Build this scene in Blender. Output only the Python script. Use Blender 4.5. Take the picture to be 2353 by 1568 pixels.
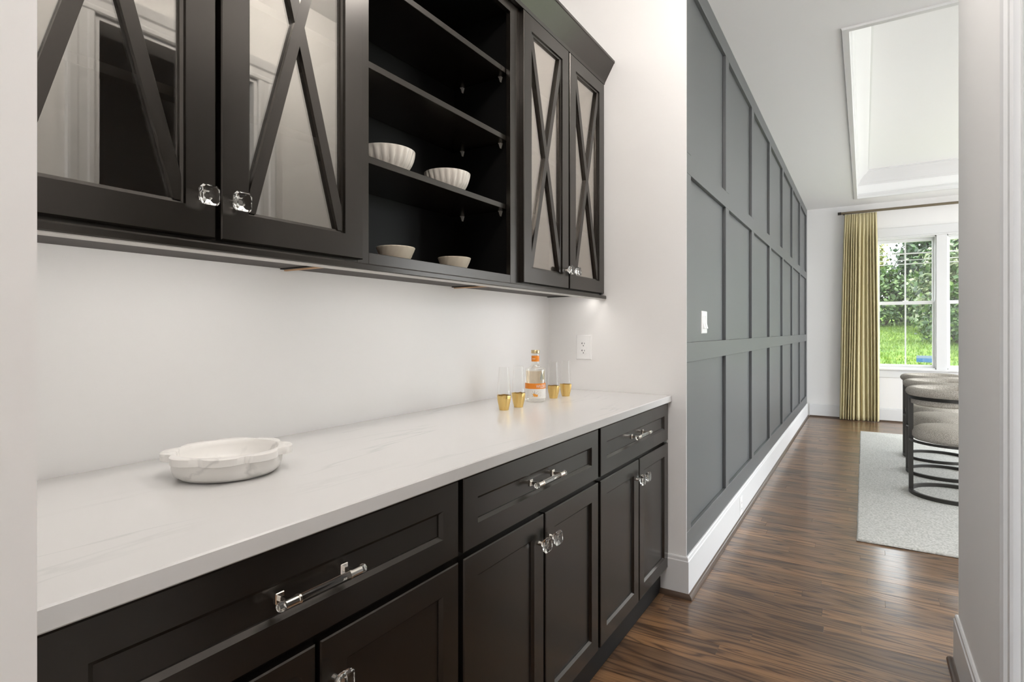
import bpy, bmesh, math, random
import numpy as np
from mathutils import Vector

random.seed(7)
RNG = np.random.default_rng(11)
PI = math.pi
scene = bpy.context.scene
for o in list(bpy.data.objects):
    bpy.data.objects.remove(o, do_unlink=True)
C = scene.collection

# ------------------------------------------------------------------ camera
F_PX, W_PX = 1280.0, 2353.0
CAM_H = 1.215
cam_d = bpy.data.cameras.new('camera')
cam = bpy.data.objects.new('camera', cam_d)
C.objects.link(cam)
cam_d.sensor_width = 36.0
cam_d.lens = F_PX / W_PX * 36.0
cam_d.shift_y = -24.0 / W_PX
cam_d.clip_start = 0.02
cam_d.clip_end = 200
cam.location = (0, 0, CAM_H)
cam.rotation_euler = (PI / 2, 0, math.radians(32.278))
scene.camera = cam

# ------------------------------------------------------------------ world, sun, exposure
wd = bpy.data.worlds.new('sky')
scene.world = wd
wd.use_nodes = True
wn = wd.node_tree.nodes
bg = wn['Background']
bg.inputs[0].default_value = (0.90, 0.95, 1.0, 1)
bg.inputs[1].default_value = 8.5
sun_d = bpy.data.lights.new('sun', 'SUN')
sun_d.energy = 6.0
sun_d.angle = math.radians(6)
sun_d.color = (1, 0.96, 0.88)
sun = bpy.data.objects.new('sun', sun_d)
C.objects.link(sun)
sun.rotation_euler = (math.radians(38), 0, math.radians(62))
vs = scene.view_settings
vs.view_transform = 'Standard'
vs.look = 'None'
vs.exposure = 0.0
vs.gamma = 1.0
vs.use_curve_mapping = False

# ------------------------------------------------------------------ materials
def new_mat(name):
    m = bpy.data.materials.new(name)
    m.use_nodes = True
    nt = m.node_tree
    return m, nt, nt.nodes, nt.links, nt.nodes['Principled BSDF']

def P(name, col, rough=0.5, metal=0.0, spec=0.5, coat=0.0, bump=None, sheen=0.0, coat_rough=0.05, stint=None):
    m, nt, N, L, b = new_mat(name)
    b.inputs['Base Color'].default_value = (*col, 1)
    b.inputs['Roughness'].default_value = rough
    b.inputs['Metallic'].default_value = metal
    b.inputs['Specular IOR Level'].default_value = spec
    b.inputs['Coat Weight'].default_value = coat
    b.inputs['Coat Roughness'].default_value = coat_rough
    b.inputs['Sheen Weight'].default_value = sheen
    b.inputs['Sheen Roughness'].default_value = 0.35
    if stint: b.inputs['Specular Tint'].default_value = (*stint, 1)
    if bump:
        sc, st, dist = bump
        tc = N.new('ShaderNodeTexCoord')
        n = N.new('ShaderNodeTexNoise'); n.inputs['Scale'].default_value = sc
        n.inputs['Detail'].default_value = 3
        bp = N.new('ShaderNodeBump'); bp.inputs['Strength'].default_value = st
        bp.inputs['Distance'].default_value = dist
        L.new(tc.outputs['Object'], n.inputs['Vector'])
        L.new(n.outputs['Fac'], bp.inputs['Height'])
        L.new(bp.outputs['Normal'], b.inputs['Normal'])
    return m

def thin_glass(name, f0, power, tint=(1, 1, 1), rough=0.0, refl=(1, 1, 1)):
    """thin clear sheet: straight-through transmission plus a Fresnel-like mirror reflection"""
    m = bpy.data.materials.new(name); m.use_nodes = True
    nt = m.node_tree; N = nt.nodes; L = nt.links
    N.remove(N['Principled BSDF'])
    out = N['Material Output']
    lw = N.new('ShaderNodeLayerWeight'); lw.inputs['Blend'].default_value = 0.5
    pw = N.new('ShaderNodeMath'); pw.operation = 'POWER'; pw.inputs[1].default_value = power
    ml = N.new('ShaderNodeMath'); ml.operation = 'MULTIPLY_ADD'
    ml.inputs[1].default_value = 1 - f0; ml.inputs[2].default_value = f0
    tr = N.new('ShaderNodeBsdfTransparent'); tr.inputs[0].default_value = (*tint, 1)
    gl = N.new('ShaderNodeBsdfGlossy'); gl.inputs['Roughness'].default_value = rough; gl.inputs['Color'].default_value = (*refl, 1)
    mx = N.new('ShaderNodeMixShader')
    L.new(lw.outputs['Facing'], pw.inputs[0]); L.new(pw.outputs[0], ml.inputs[0])
    L.new(ml.outputs[0], mx.inputs[0]); L.new(tr.outputs[0], mx.inputs[1]); L.new(gl.outputs[0], mx.inputs[2])
    L.new(mx.outputs[0], out.inputs[0])
    return m

def solid_glass(name, col=(1, 1, 1), ior=1.5, rough=0.0):
    m = bpy.data.materials.new(name); m.use_nodes = True
    nt = m.node_tree; N = nt.nodes; L = nt.links
    N.remove(N['Principled BSDF'])
    g = N.new('ShaderNodeBsdfGlass'); g.inputs['Color'].default_value = (*col, 1)
    g.inputs['IOR'].default_value = ior; g.inputs['Roughness'].default_value = rough
    L.new(g.outputs[0], N['Material Output'].inputs[0])
    return m

def emit(name, col, s):
    m = bpy.data.materials.new(name); m.use_nodes = True
    nt = m.node_tree; N = nt.nodes
    N.remove(N['Principled BSDF'])
    e = N.new('ShaderNodeEmission'); e.inputs[0].default_value = (*col, 1); e.inputs[1].default_value = s
    nt.links.new(e.outputs[0], N['Material Output'].inputs[0])
    return m

def ramp(N, pts):
    r = N.new('ShaderNodeValToRGB')
    el = r.color_ramp.elements
    while len(el) < len(pts):
        el.new(0.5)
    for e, (p, c) in zip(el, pts):
        e.position = p; e.color = (*c, 1)
    return r

def wood_floor():
    m, nt, N, L, b = new_mat('stained_oak')
    tc = N.new('ShaderNodeTexCoord'); oi = N.new('ShaderNodeObjectInfo'); ge = N.new('ShaderNodeNewGeometry')
    ad = N.new('ShaderNodeMath'); ad.operation = 'ADD'
    L.new(oi.outputs['Random'], ad.inputs[0]); L.new(ge.outputs['Random Per Island'], ad.inputs[1])
    fr = N.new('ShaderNodeMath'); fr.operation = 'FRACT'; L.new(ad.outputs[0], fr.inputs[0])
    off = N.new('ShaderNodeVectorMath'); off.operation = 'MULTIPLY_ADD'
    cmb = N.new('ShaderNodeCombineXYZ')
    for i in range(3): L.new(fr.outputs[0], cmb.inputs[i])
    off.inputs[1].default_value = (37, 19, 53)
    L.new(cmb.outputs[0], off.inputs[0]); L.new(tc.outputs['Object'], off.inputs[2])
    def mapped(sx, sy, sz):
        mp = N.new('ShaderNodeMapping'); mp.inputs['Scale'].default_value = (sx, sy, sz)
        L.new(off.outputs[0], mp.inputs[0]); return mp
    # cathedral figure: growth rings as contour lines of a stretched noise field
    m1 = mapped(0.55, 5.2, 5.2)
    fld = N.new('ShaderNodeTexNoise'); fld.inputs['Scale'].default_value = 1.7; fld.inputs['Detail'].default_value = 2.2
    fld.inputs['Roughness'].default_value = 0.42; fld.inputs['Distortion'].default_value = 0.25
    L.new(m1.outputs[0], fld.inputs['Vector'])
    k1 = N.new('ShaderNodeMath'); k1.operation = 'MULTIPLY'; k1.inputs[1].default_value = 84
    k2 = N.new('ShaderNodeMath'); k2.operation = 'SINE'
    wv = N.new('ShaderNodeMath'); wv.operation = 'MULTIPLY_ADD'; wv.inputs[1].default_value = 0.5; wv.inputs[2].default_value = 0.5
    L.new(fld.outputs['Fac'], k1.inputs[0]); L.new(k1.outputs[0], k2.inputs[0]); L.new(k2.outputs[0], wv.inputs[0])
    m2 = mapped(4, 120, 60)
    pores = N.new('ShaderNodeTexNoise'); pores.inputs['Scale'].default_value = 2.2; pores.inputs['Detail'].default_value = 4
    L.new(m2.outputs[0], pores.inputs['Vector'])
    m3 = mapped(1.2, 9, 9)
    blot = N.new('ShaderNodeTexNoise'); blot.inputs['Scale'].default_value = 1.6; blot.inputs['Detail'].default_value = 3
    L.new(m3.outputs[0], blot.inputs['Vector'])
    r1 = ramp(N, [(0.0, (0.085, 0.044, 0.022)), (0.20, (0.190, 0.106, 0.055)), (1.0, (0.262, 0.152, 0.081))])
    L.new(wv.outputs[0], r1.inputs[0])
    r2 = ramp(N, [(0.34, (0.62, 0.58, 0.55)), (0.54, (1, 1, 1))])
    L.new(pores.outputs['Fac'], r2.inputs[0])
    r3 = ramp(N, [(0.3, (0.78, 0.77, 0.76)), (0.7, (1.10, 1.08, 1.05))])
    L.new(blot.outputs['Fac'], r3.inputs[0])
    x1 = N.new('ShaderNodeMix'); x1.data_type = 'RGBA'; x1.blend_type = 'MULTIPLY'; x1.inputs[0].default_value = 0.85
    L.new(r1.outputs[0], x1.inputs[6]); L.new(r2.outputs[0], x1.inputs[7])
    x2 = N.new('ShaderNodeMix'); x2.data_type = 'RGBA'; x2.blend_type = 'MULTIPLY'; x2.inputs[0].default_value = 1
    L.new(x1.outputs[2], x2.inputs[6]); L.new(r3.outputs[0], x2.inputs[7])
    tone = ramp(N, [(0.0, (0.66, 0.62, 0.58)), (0.5, (0.95, 0.93, 0.90)), (1.0, (1.35, 1.28, 1.15))])
    L.new(fr.outputs[0], tone.inputs[0])
    x3 = N.new('ShaderNodeMix'); x3.data_type = 'RGBA'; x3.blend_type = 'MULTIPLY'; x3.inputs[0].default_value = 1
    L.new(x2.outputs[2], x3.inputs[6]); L.new(tone.outputs[0], x3.inputs[7])
    L.new(x3.outputs[2], b.inputs['Base Color'])
    b.inputs['Roughness'].default_value = 0.40
    b.inputs['Specular IOR Level'].default_value = 0.42
    b.inputs['Coat Weight'].default_value = 0.5
    b.inputs['Coat Roughness'].default_value = 0.17
    b.inputs['Coat IOR'].default_value = 1.55
    bp = N.new('ShaderNodeBump'); bp.inputs['Strength'].default_value = 0.25; bp.inputs['Distance'].default_value = 0.0008
    L.new(pores.outputs['Fac'], bp.inputs['Height']); L.new(bp.outputs['Normal'], b.inputs['Normal'])
    return m

def veined(name, base, vein, scale, width, rough, rot=0.0, stretch=(1, 1, 1), amount=1.0):
    m, nt, N, L, b = new_mat(name)
    tc = N.new('ShaderNodeTexCoord')
    mp = N.new('ShaderNodeMapping'); mp.inputs['Rotation'].default_value = (0, 0, rot); mp.inputs['Scale'].default_value = stretch
    L.new(tc.outputs['Object'], mp.inputs[0])
    n1 = N.new('ShaderNodeTexNoise'); n1.inputs['Scale'].default_value = scale; n1.inputs['Detail'].default_value = 5
    n1.inputs['Distortion'].default_value = 0.6
    L.new(mp.outputs[0], n1.inputs['Vector'])
    sb = N.new('ShaderNodeMath'); sb.operation = 'SUBTRACT'; sb.inputs[1].default_value = 0.5
    ab = N.new('ShaderNodeMath'); ab.operation = 'ABSOLUTE'
    L.new(n1.outputs['Fac'], sb.inputs[0]); L.new(sb.outputs[0], ab.inputs[0])
    r = ramp(N, [(0.0, (1, 1, 1)), (width, (0, 0, 0))])
    L.new(ab.outputs[0], r.inputs[0])
    n2 = N.new('ShaderNodeTexNoise'); n2.inputs['Scale'].default_value = scale * 1.7
    L.new(tc.outputs['Object'], n2.inputs['Vector'])
    r2 = ramp(N, [(0.45, (0, 0, 0)), (0.65, (amount, amount, amount))])
    L.new(n2.outputs['Fac'], r2.inputs[0])
    mu = N.new('ShaderNodeMath'); mu.operation = 'MULTIPLY'
    L.new(r.outputs[0], mu.inputs[0]); L.new(r2.outputs[0], mu.inputs[1])
    mx = N.new('ShaderNodeMix'); mx.data_type = 'RGBA'
    mx.inputs[6].default_value = (*base, 1); mx.inputs[7].default_value = (*vein, 1)
    L.new(mu.outputs[0], mx.inputs[0]); L.new(mx.outputs[2], b.inputs['Base Color'])
    b.inputs['Roughness'].default_value = rough
    return m

def speckle(name, c1, c2, scale, rough, bump=0.0, detail=2, island=0.0):
    m, nt, N, L, b = new_mat(name)
    tc = N.new('ShaderNodeTexCoord')
    n = N.new('ShaderNodeTexNoise'); n.inputs['Scale'].default_value = scale; n.inputs['Detail'].default_value = detail
    L.new(tc.outputs['Object'], n.inputs['Vector'])
    r = ramp(N, [(0.36, c1), (0.62, c2)])
    L.new(n.outputs['Fac'], r.inputs[0]); L.new(r.outputs[0], b.inputs['Base Color'])
    b.inputs['Roughness'].default_value = rough
    b.inputs['Specular IOR Level'].default_value = 0.2
    if bump:
        bp = N.new('ShaderNodeBump'); bp.inputs['Strength'].default_value = bump; bp.inputs['Distance'].default_value = 0.002
        L.new(n.outputs['Fac'], bp.inputs['Height']); L.new(bp.outputs['Normal'], b.inputs['Normal'])
    return m

def leaf_mat(name, cols, rough=0.45):
    m, nt, N, L, b = new_mat(name)
    ge = N.new('ShaderNodeNewGeometry')
    k = len(cols) - 1
    r = ramp(N, [(i / k, c) for i, c in enumerate(cols)])
    L.new(ge.outputs['Random Per Island'], r.inputs[0])
    L.new(r.outputs[0], b.inputs['Base Color'])
    b.inputs['Roughness'].default_value = rough
    tl = N.new('ShaderNodeBsdfTranslucent'); L.new(r.outputs[0], tl.inputs[0])
    mx = N.new('ShaderNodeMixShader'); mx.inputs[0].default_value = 0.35
    L.new(b.outputs[0], mx.inputs[1]); L.new(tl.outputs[0], mx.inputs[2])
    L.new(mx.outputs[0], N['Material Output'].inputs[0])
    return m

M = dict(
    wall=P('wall_paint', (0.885, 0.873, 0.860), 0.6, spec=0.3),
    trim=P('trim_paint', (0.76, 0.76, 0.76), 0.38),
    ceil=P('ceiling_paint', (0.90, 0.90, 0.897), 0.8, spec=0.2),
    grey=P('grey_wall_paint', (0.098, 0.103, 0.106), 0.40, spec=0.6),
    black=P('black_cabinet_paint', (0.0105, 0.0088, 0.0072), 0.26, spec=0.6, stint=(1.0, 0.93, 0.86)),
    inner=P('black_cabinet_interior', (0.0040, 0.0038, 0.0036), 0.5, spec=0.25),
    under=P('cabinet_underside', (0.035, 0.026, 0.021), 0.55),
    strip=P('pale_rail_strip', (0.60, 0.58, 0.55), 0.5),
    pin=P('clear_plastic_pin', (0.50, 0.48, 0.44), 0.2),
    rawwood=P('raw_wood_edge', (0.62, 0.40, 0.24), 0.6),
    quartz=veined('white_quartz', (0.70, 0.69, 0.68), (0.50, 0.515, 0.51), 1.1, 0.012, 0.2, rot=0.12, stretch=(4.5, 0.55, 1), amount=0.55),
    marble=veined('white_marble', (0.82, 0.80, 0.77), (0.50, 0.49, 0.47), 8, 0.03, 0.3, rot=0.9, amount=0.6),
    chrome=P('polished_nickel', (0.80, 0.77, 0.72), 0.12, 1.0),
    brass=P('rod_bronze', (0.20, 0.165, 0.115), 0.35, 0.8),
    crystal=solid_glass('clear_acrylic', (0.98, 0.985, 0.98), 1.49),
    pane=thin_glass('cabinet_glass', 0.20, 2.6, (0.86, 0.86, 0.85), 0.0, (1.0, 0.95, 0.89)),
    winpane=thin_glass('window_glass', 0.05, 4.5, (0.98, 0.99, 0.98)),
    tumbler=thin_glass('drinking_glass', 0.02, 3.2, (0.985, 0.985, 0.98)),
    bottle=thin_glass('bottle_glass', 0.06, 3.0, (0.97, 0.97, 0.95)),
    liquid=thin_glass('pale_spirit', 0.03, 3.5, (0.95, 0.875, 0.77)),
    gold=P('hammered_gold', (0.80, 0.57, 0.22), 0.33, 1.0),
    cap=P('bottle_cap_gold', (0.62, 0.50, 0.28), 0.3, 0.9),
    orange=P('orange_label', (0.80, 0.25, 0.02), 0.5),
    fruit=P('orange_fruit_print', (0.85, 0.36, 0.05), 0.5),
    paper=P('white_label_paper', (0.80, 0.77, 0.72), 0.6),
    leafprint=P('grey_leaf_print', (0.30, 0.30, 0.25), 0.5),
    ink=P('grey_ink', (0.38, 0.35, 0.31), 0.6),
    ceramic=P('ivory_ceramic', (0.82, 0.765, 0.69), 0.22, coat=0.3),
    carved=P('carved_cream_bowl', (0.74, 0.655, 0.53), 0.4),
    plastic=P('white_plastic', (0.93, 0.925, 0.915), 0.3),
    slot=P('outlet_slot', (0.03, 0.03, 0.03), 0.6),
    floor=wood_floor(),
    shoe=P('stained_shoe_molding', (0.075, 0.045, 0.028), 0.28),
    subfloor=P('subfloor', (0.03, 0.02, 0.013), 0.8),
    rug=speckle('ivory_rug', (0.50, 0.50, 0.47), (0.72, 0.71, 0.68), 90, 0.95, 0.6),
    curtain=speckle('gold_linen', (0.60, 0.53, 0.32), (0.68, 0.60, 0.37), 300, 0.85, 0.15),
    fabric=speckle('chair_boucle', (0.28, 0.25, 0.21), (0.68, 0.64, 0.58), 300, 0.95, 0.4),
    iron=P('dark_bronze_metal', (0.045, 0.042, 0.038), 0.4, 0.6),
    bulb=emit('added_warm_lens', (1, 0.86, 0.68), 14),
    globe=emit('added_pendant_globe', (1, 0.97, 0.935), 11),
    globe_s=emit('added_passage_globe', (1, 0.95, 0.90), 70),
    led=emit('led_diffuser', (1, 0.955, 0.90), 8),
    grass=leaf_mat('grass_blades', [(0.0510, 0.1122, 0.0102), (0.0917, 0.1580, 0.0153), (0.1325, 0.1835, 0.0306)]),
    lawn=speckle('lawn', (0.0510, 0.1071, 0.0102), (0.1019, 0.1580, 0.0204), 3.0, 0.9, detail=6),
    leaf_a=leaf_mat('leaf_mid_green', [(0.0031, 0.0112, 0.0020), (0.0153, 0.0484, 0.0061), (0.0459, 0.0969, 0.0153), (0.1122, 0.1733, 0.0510)]),
    leaf_b=leaf_mat('leaf_dark_green', [(0.0016, 0.0061, 0.0016), (0.0051, 0.0204, 0.0041), (0.0153, 0.0510, 0.0102), (0.0510, 0.1071, 0.0306)]),
    leaf_c=leaf_mat('leaf_yellow_green', [(0.0306, 0.0714, 0.0051), (0.0917, 0.1325, 0.0153), (0.1733, 0.1835, 0.0255), (0.2345, 0.2345, 0.0714)]),
    leaf_d=leaf_mat('leaf_pale_green', [(0.0061, 0.0204, 0.0041), (0.0408, 0.0867, 0.0204), (0.1275, 0.1682, 0.0663), (0.2549, 0.2753, 0.1733)]),
    paving=P('added_pale_paving', (0.45, 0.44, 0.42), 0.9),
    bark=P('bark', (0.06, 0.045, 0.03), 0.9),
    signblue=P('sign_blue', (0.018, 0.075, 0.17), 0.5),
    signtop=P('sign_lavender', (0.09, 0.125, 0.18), 0.5),
)

# ------------------------------------------------------------------ mesh helpers
class MB:
    def __init__(s):
        s.v = []; s.f = []
    def add(s, vs, fs):
        n = len(s.v)
        s.v += [tuple(v) for v in vs]
        s.f += [tuple(i + n for i in f) for f in fs]
        return s
    def box(s, x0, x1, y0, y1, z0, z1, b=0.0):
        if b <= 0:
            vs = [(x, y, z) for x in (x0, x1) for y in (y0, y1) for z in (z0, z1)]
            return s.add(vs, [(0, 1, 3, 2), (4, 6, 7, 5), (0, 4, 5, 1), (2, 3, 7, 6), (0, 2, 6, 4), (1, 5, 7, 3)])
        bm = bmesh.new()
        bmesh.ops.create_cube(bm, size=1)
        for v in bm.verts:
            v.co = ((x0 + x1) / 2 + v.co.x * (x1 - x0), (y0 + y1) / 2 + v.co.y * (y1 - y0), (z0 + z1) / 2 + v.co.z * (z1 - z0))
        bmesh.ops.bevel(bm, geom=bm.edges[:], offset=b, segments=1, affect='EDGES', profile=0.5)
        bm.verts.index_update()
        s.add([v.co[:] for v in bm.verts], [[v.index for v in f.verts] for f in bm.faces])
        bm.free()
        return s
    def prism(s, poly, axis, a0, a1):
        """poly: 2D points; axis 'y' -> points are (x,z); 'x' -> (y,z); 'z' -> (x,y)"""
        def pt(p, a):
            return {'y': (p[0], a, p[1]), 'x': (a, p[0], p[1]), 'z': (p[0], p[1], a)}[axis]
        n = len(poly)
        vs = [pt(p, a0) for p in poly] + [pt(p, a1) for p in poly]
        fs = [tuple(range(n)), tuple(range(2 * n - 1, n - 1, -1))]
        fs += [(i, (i + 1) % n, n + (i + 1) % n, n + i) for i in range(n)]
        return s.add(vs, fs)
    def loops(s, loops, closed=True, cap0=False, cap1=False):
        n = len(loops[0]); vs = [p for l in loops for p in l]; fs = []
        for k in range(len(loops) - 1):
            for i in range(n if closed else n - 1):
                j = (i + 1) % n
                fs.append((k * n + i, k * n + j, (k + 1) * n + j, (k + 1) * n + i))
        if cap0: fs.append(tuple(range(n)))
        if cap1: fs.append(tuple((len(loops) - 1) * n + i for i in range(n - 1, -1, -1)))
        return s.add(vs, fs)
    def lathe(s, prof, c=(0, 0, 0), n=32, fn=None, cap0=True, cap1=False):
        L = []
        for k, (r, z) in enumerate(prof):
            l = []
            for i in range(n):
                a = 2 * PI * i / n
                rr = fn(a, k, r, z) if fn else r
                l.append((c[0] + rr * math.cos(a), c[1] + rr * math.sin(a), c[2] + z))
            L.append(l)
        return s.loops(L, True, cap0, cap1)
    def rod(s, p0, p1, r, n=12, r1=None):
        p0 = Vector(p0); p1 = Vector(p1); d = (p1 - p0).normalized()
        u = d.orthogonal().normalized(); w = d.cross(u)
        r1 = r if r1 is None else r1
        L = [[tuple(p + (u * math.cos(2 * PI * i / n) + w * math.sin(2 * PI * i / n)) * q) for i in range(n)] for p, q in ((p0, r), (p1, r1))]
        return s.loops(L, True, True, True)
    def ring_frame(s, xf, y0, y1, z0, z1, prof):
        """rectangular frame facing +X; prof = [(inset, depth)...] from outer back edge round the front to the inner back edge"""
        L = []
        for i, d in prof:
            L.append([(xf - d, y0 + i, z0 + i), (xf - d, y1 - i, z0 + i), (xf - d, y1 - i, z1 - i), (xf - d, y0 + i, z1 - i)])
        return s.loops(L + [L[0]], True)

WORLD = {}
def build(name, mb, mat, parent=None, label=None, cat=None, group=None, kind=None, smooth=None, base=True, weld=False):
    v = np.array(mb.v, float)
    lo, hi = v.min(0), v.max(0)
    org = (lo + hi) / 2
    if parent is None and base:
        org[2] = lo[2]
    me = bpy.data.meshes.new(name)
    bm = bmesh.new()
    bv = [bm.verts.new(tuple(p - org)) for p in v]
    for f in mb.f:
        try: bm.faces.new([bv[i] for i in f])
        except ValueError: pass
    if weld:
        bmesh.ops.remove_doubles(bm, verts=bm.verts[:], dist=1e-5)
    bmesh.ops.recalc_face_normals(bm, faces=bm.faces[:])
    bm.to_mesh(me); bm.free()
    if smooth is not None:
        for p in me.polygons: p.use_smooth = True
        me.set_sharp_from_angle(angle=math.radians(smooth))
    me.materials.append(M[mat])
    o = bpy.data.objects.new(name, me)
    C.objects.link(o)
    return _place(o, org, parent, label, cat, group, kind)

def _place(o, org, parent, label=None, cat=None, group=None, kind=None):
    pw = WORLD[parent.name] if parent else np.zeros(3)
    o.location = tuple(np.array(org) - pw)
    if parent: o.parent = parent
    WORLD[o.name] = np.array(org, float)
    tag(o, label, cat, group, kind)
    return o

def tag(o, label=None, cat=None, group=None, kind=None):
    if label: o['label'] = label
    if cat: o['category'] = cat
    if group: o['group'] = group
    if kind: o['kind'] = kind

def thing(name, loc, label, cat, group=None, kind=None):
    o = bpy.data.objects.new(name, None)
    o.empty_display_size = 0.05
    C.objects.link(o)
    return _place(o, loc, None, label, cat, group, kind)

def kids(o):
    return [c for c in bpy.data.objects if c.parent == o]

def dup(root, loc, rz=0.0, label=None, parent=None):
    c = root.copy(); C.objects.link(c); c.parent = parent
    for ch in kids(root):
        dup(ch, None, 0, None, c)
    if loc is not None:
        c.location = loc; c.rotation_euler = (0, 0, rz)
    if label: c['label'] = label
    return c

def struct(name, mb, mat, label, cat, parent=None, **k):
    return build(name, mb, mat, parent, label, cat, kind='structure' if parent is None else None, **k)

# ------------------------------------------------------------------ key dimensions
BACK = -1.400          # niche back wall
GREY = -0.685          # grey wall face
YE = 2.575             # niche end wall
YN = 0.213             # niche near cheek
RX = 0.290             # right wall face
RY = 2.570             # right wall end
YF = 8.950             # window wall
CZ = 2.930             # ceiling
T = 0.15

# ------------------------------------------------------------------ setting: shell
fl = struct('floor', MB().box(-3.35, 4.45, -5.15, YF + T, -0.12, -0.012), 'subfloor', 'dark stained oak floor running from the cabinets to the dining room window', 'floor')

# planks run along X
PW = 0.0762
def plank_mb(x0, x1, y0, y1, dz=0.0):
    return MB().box(x0 + 0.0004, x1 - 0.0004, y0 + 0.0005, y1 - 0.0005, -0.0118, dz, 0.0003)
field = MB()
rnd = random.Random(5)
row0 = 2.021
fixed = {4: [-0.03], 2: [0.19]}   # end joints that can be read in the photograph, by row
for i in range(-93, 92):
    y0 = row0 + i * PW
    y1 = y0 + PW
    if y1 > YF: y1 = YF
    if y0 < -5.0 or y1 - y0 < 0.01: continue
    xs = [-3.2]
    x = -3.2 + rnd.uniform(0.2, 1.2)
    while x < 4.25:
        xs.append(x); x += rnd.uniform(0.55, 1.65)
    xs.append(4.3)
    lim = 0.34 if y1 < RY else 0.12 * y1 + 0.25
    for a, b_ in zip(xs, xs[1:]):
        if y0 > RY and b_ < -0.72: continue
        a2 = max(a, -0.86) if (1.2 < y0 < RY) else (max(a, -0.70) if y0 >= RY - 0.05 else a)
        if 0.21 < y0 < YE and b_ < -0.86: continue
        if b_ - a2 < 0.03: continue
        if 1.25 < y0 < 6.3 and a2 < lim:
            build('plank', plank_mb(a2, b_, y0, y1, rnd.uniform(-0.0003, 0.0003)), 'floor', fl)
        else:
            q = plank_mb(a2, b_, y0, y1, 0)
            field.add(q.v, q.f)
build('plank_field', field, 'floor', fl, kind='stuff')

# niche and walls
struct('wall_back', MB().box(BACK - T, BACK, YN - 0.1, YE + 0.1, 0, CZ), 'wall', 'off-white wall behind the counter and bottle', 'wall')
w = MB().box(BACK, GREY - 0.0185, YE, YE + T, 0, CZ)
w.box(GREY - 0.0185, GREY, YE, YE + 0.005, 0, CZ)
struct('wall_end', w, 'wall', 'off-white niche end wall beside the counter with an outlet', 'wall')
struct('wall_near', MB().box(BACK - T, GREY, -0.60, YN, 0, CZ), 'wall', 'pale wall cheek at the left edge of the picture', 'wall')

# right wall with a doorway
DY0, DY1, DH = 0.947, 1.625, 2.43
w = MB().box(RX, RX + 0.12, -0.60, DY0, 0, CZ)
w.box(RX, RX + 0.12, DY1, RY, 0, CZ)
w.box(RX, RX + 0.12, DY0, DY1, DH, CZ)
struct('wall_right', w, 'wall', 'pale wall end at the right edge of the picture', 'wall')
struct('wall_dining_near', MB().box(RX + 0.12, 4.45, RY - T, RY, 0, CZ), 'wall', 'dining room wall running right from the passage corner', 'wall')
# dim closet behind the doorway
w = MB().box(2.2, 2.3, -0.45, RY - T, 0, CZ)
struct('wall_closet', w, 'wall', 'back wall of the dim closet behind the doorway', 'wall')
# kitchen shell behind the camera
struct('wall_kitchen_left', MB().box(-3.35, -3.2, -5.0, -0.6, 0, CZ), 'wall', 'left wall of the kitchen behind the camera', 'wall')
struct('wall_kitchen_right', MB().box(4.3, 4.45, -5.0, -0.6, 0, CZ), 'wall', 'right wall of the kitchen behind the camera', 'wall')
w = MB().box(-3.35, BACK - T, -0.6, -0.45, 0, CZ); w.box(RX + 0.12, 4.45, -0.6, -0.45, 0, CZ)
struct('wall_kitchen_front', w, 'wall', 'kitchen wall either side of the passage mouth', 'wall')
def wall_with_holes_y(y0, y1, xa, xb, holes, zt=CZ):
    """wall in the XZ plane with rectangular holes [(x0,x1,z0,z1)] sorted by x"""
    m = MB(); x = xa
    for (h0, h1, z0, z1) in holes:
        m.box(x, h0, y0, y1, 0, zt)
        m.box(h0, h1, y0, y1, 0, z0); m.box(h0, h1, y0, y1, z1, zt)
        x = h1
    m.box(x, xb, y0, y1, 0, zt)
    return m
struct('wall_rear', wall_with_holes_y(-5.15, -5.0, -3.35, 4.45, [(-3.0, -0.2, 0.10, 2.6)]), 'wall', 'kitchen rear wall behind the camera with a wide opening added for daylight', 'wall')  # unseen opening added to send daylight up the passage

# window wall
WINS = [(0.145, 0.785), (0.895, 1.535), (1.645, 2.285)]
WZ0, WZ1 = 0.72, 2.44
struct('wall_window', wall_with_holes_y(YF, YF + T, GREY - T, 4.45, [(a, b_, WZ0, WZ1) for a, b_ in WINS]), 'wall', 'pale dining room wall around the tall window', 'wall')
def wall_with_holes_x(x0, x1, ya, yb, holes, zt=CZ):
    m = MB(); y = ya
    for (h0, h1, z0, z1) in holes:
        m.box(x0, x1, y, h0, 0, zt)
        m.box(x0, x1, h0, h1, 0, z0); m.box(x0, x1, h0, h1, z1, zt)
        y = h1
    m.box(x0, x1, y, yb, 0, zt)
    return m
struct('wall_dining_right', wall_with_holes_x(4.3, 4.45, RY, YF, [(2.95, 5.65, 0.12, 2.72), (5.95, 8.65, 0.12, 2.72)]), 'wall', 'far right dining room wall with two unseen openings added for daylight', 'wall')  # both openings are invented, to let more daylight into the dining room

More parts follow.
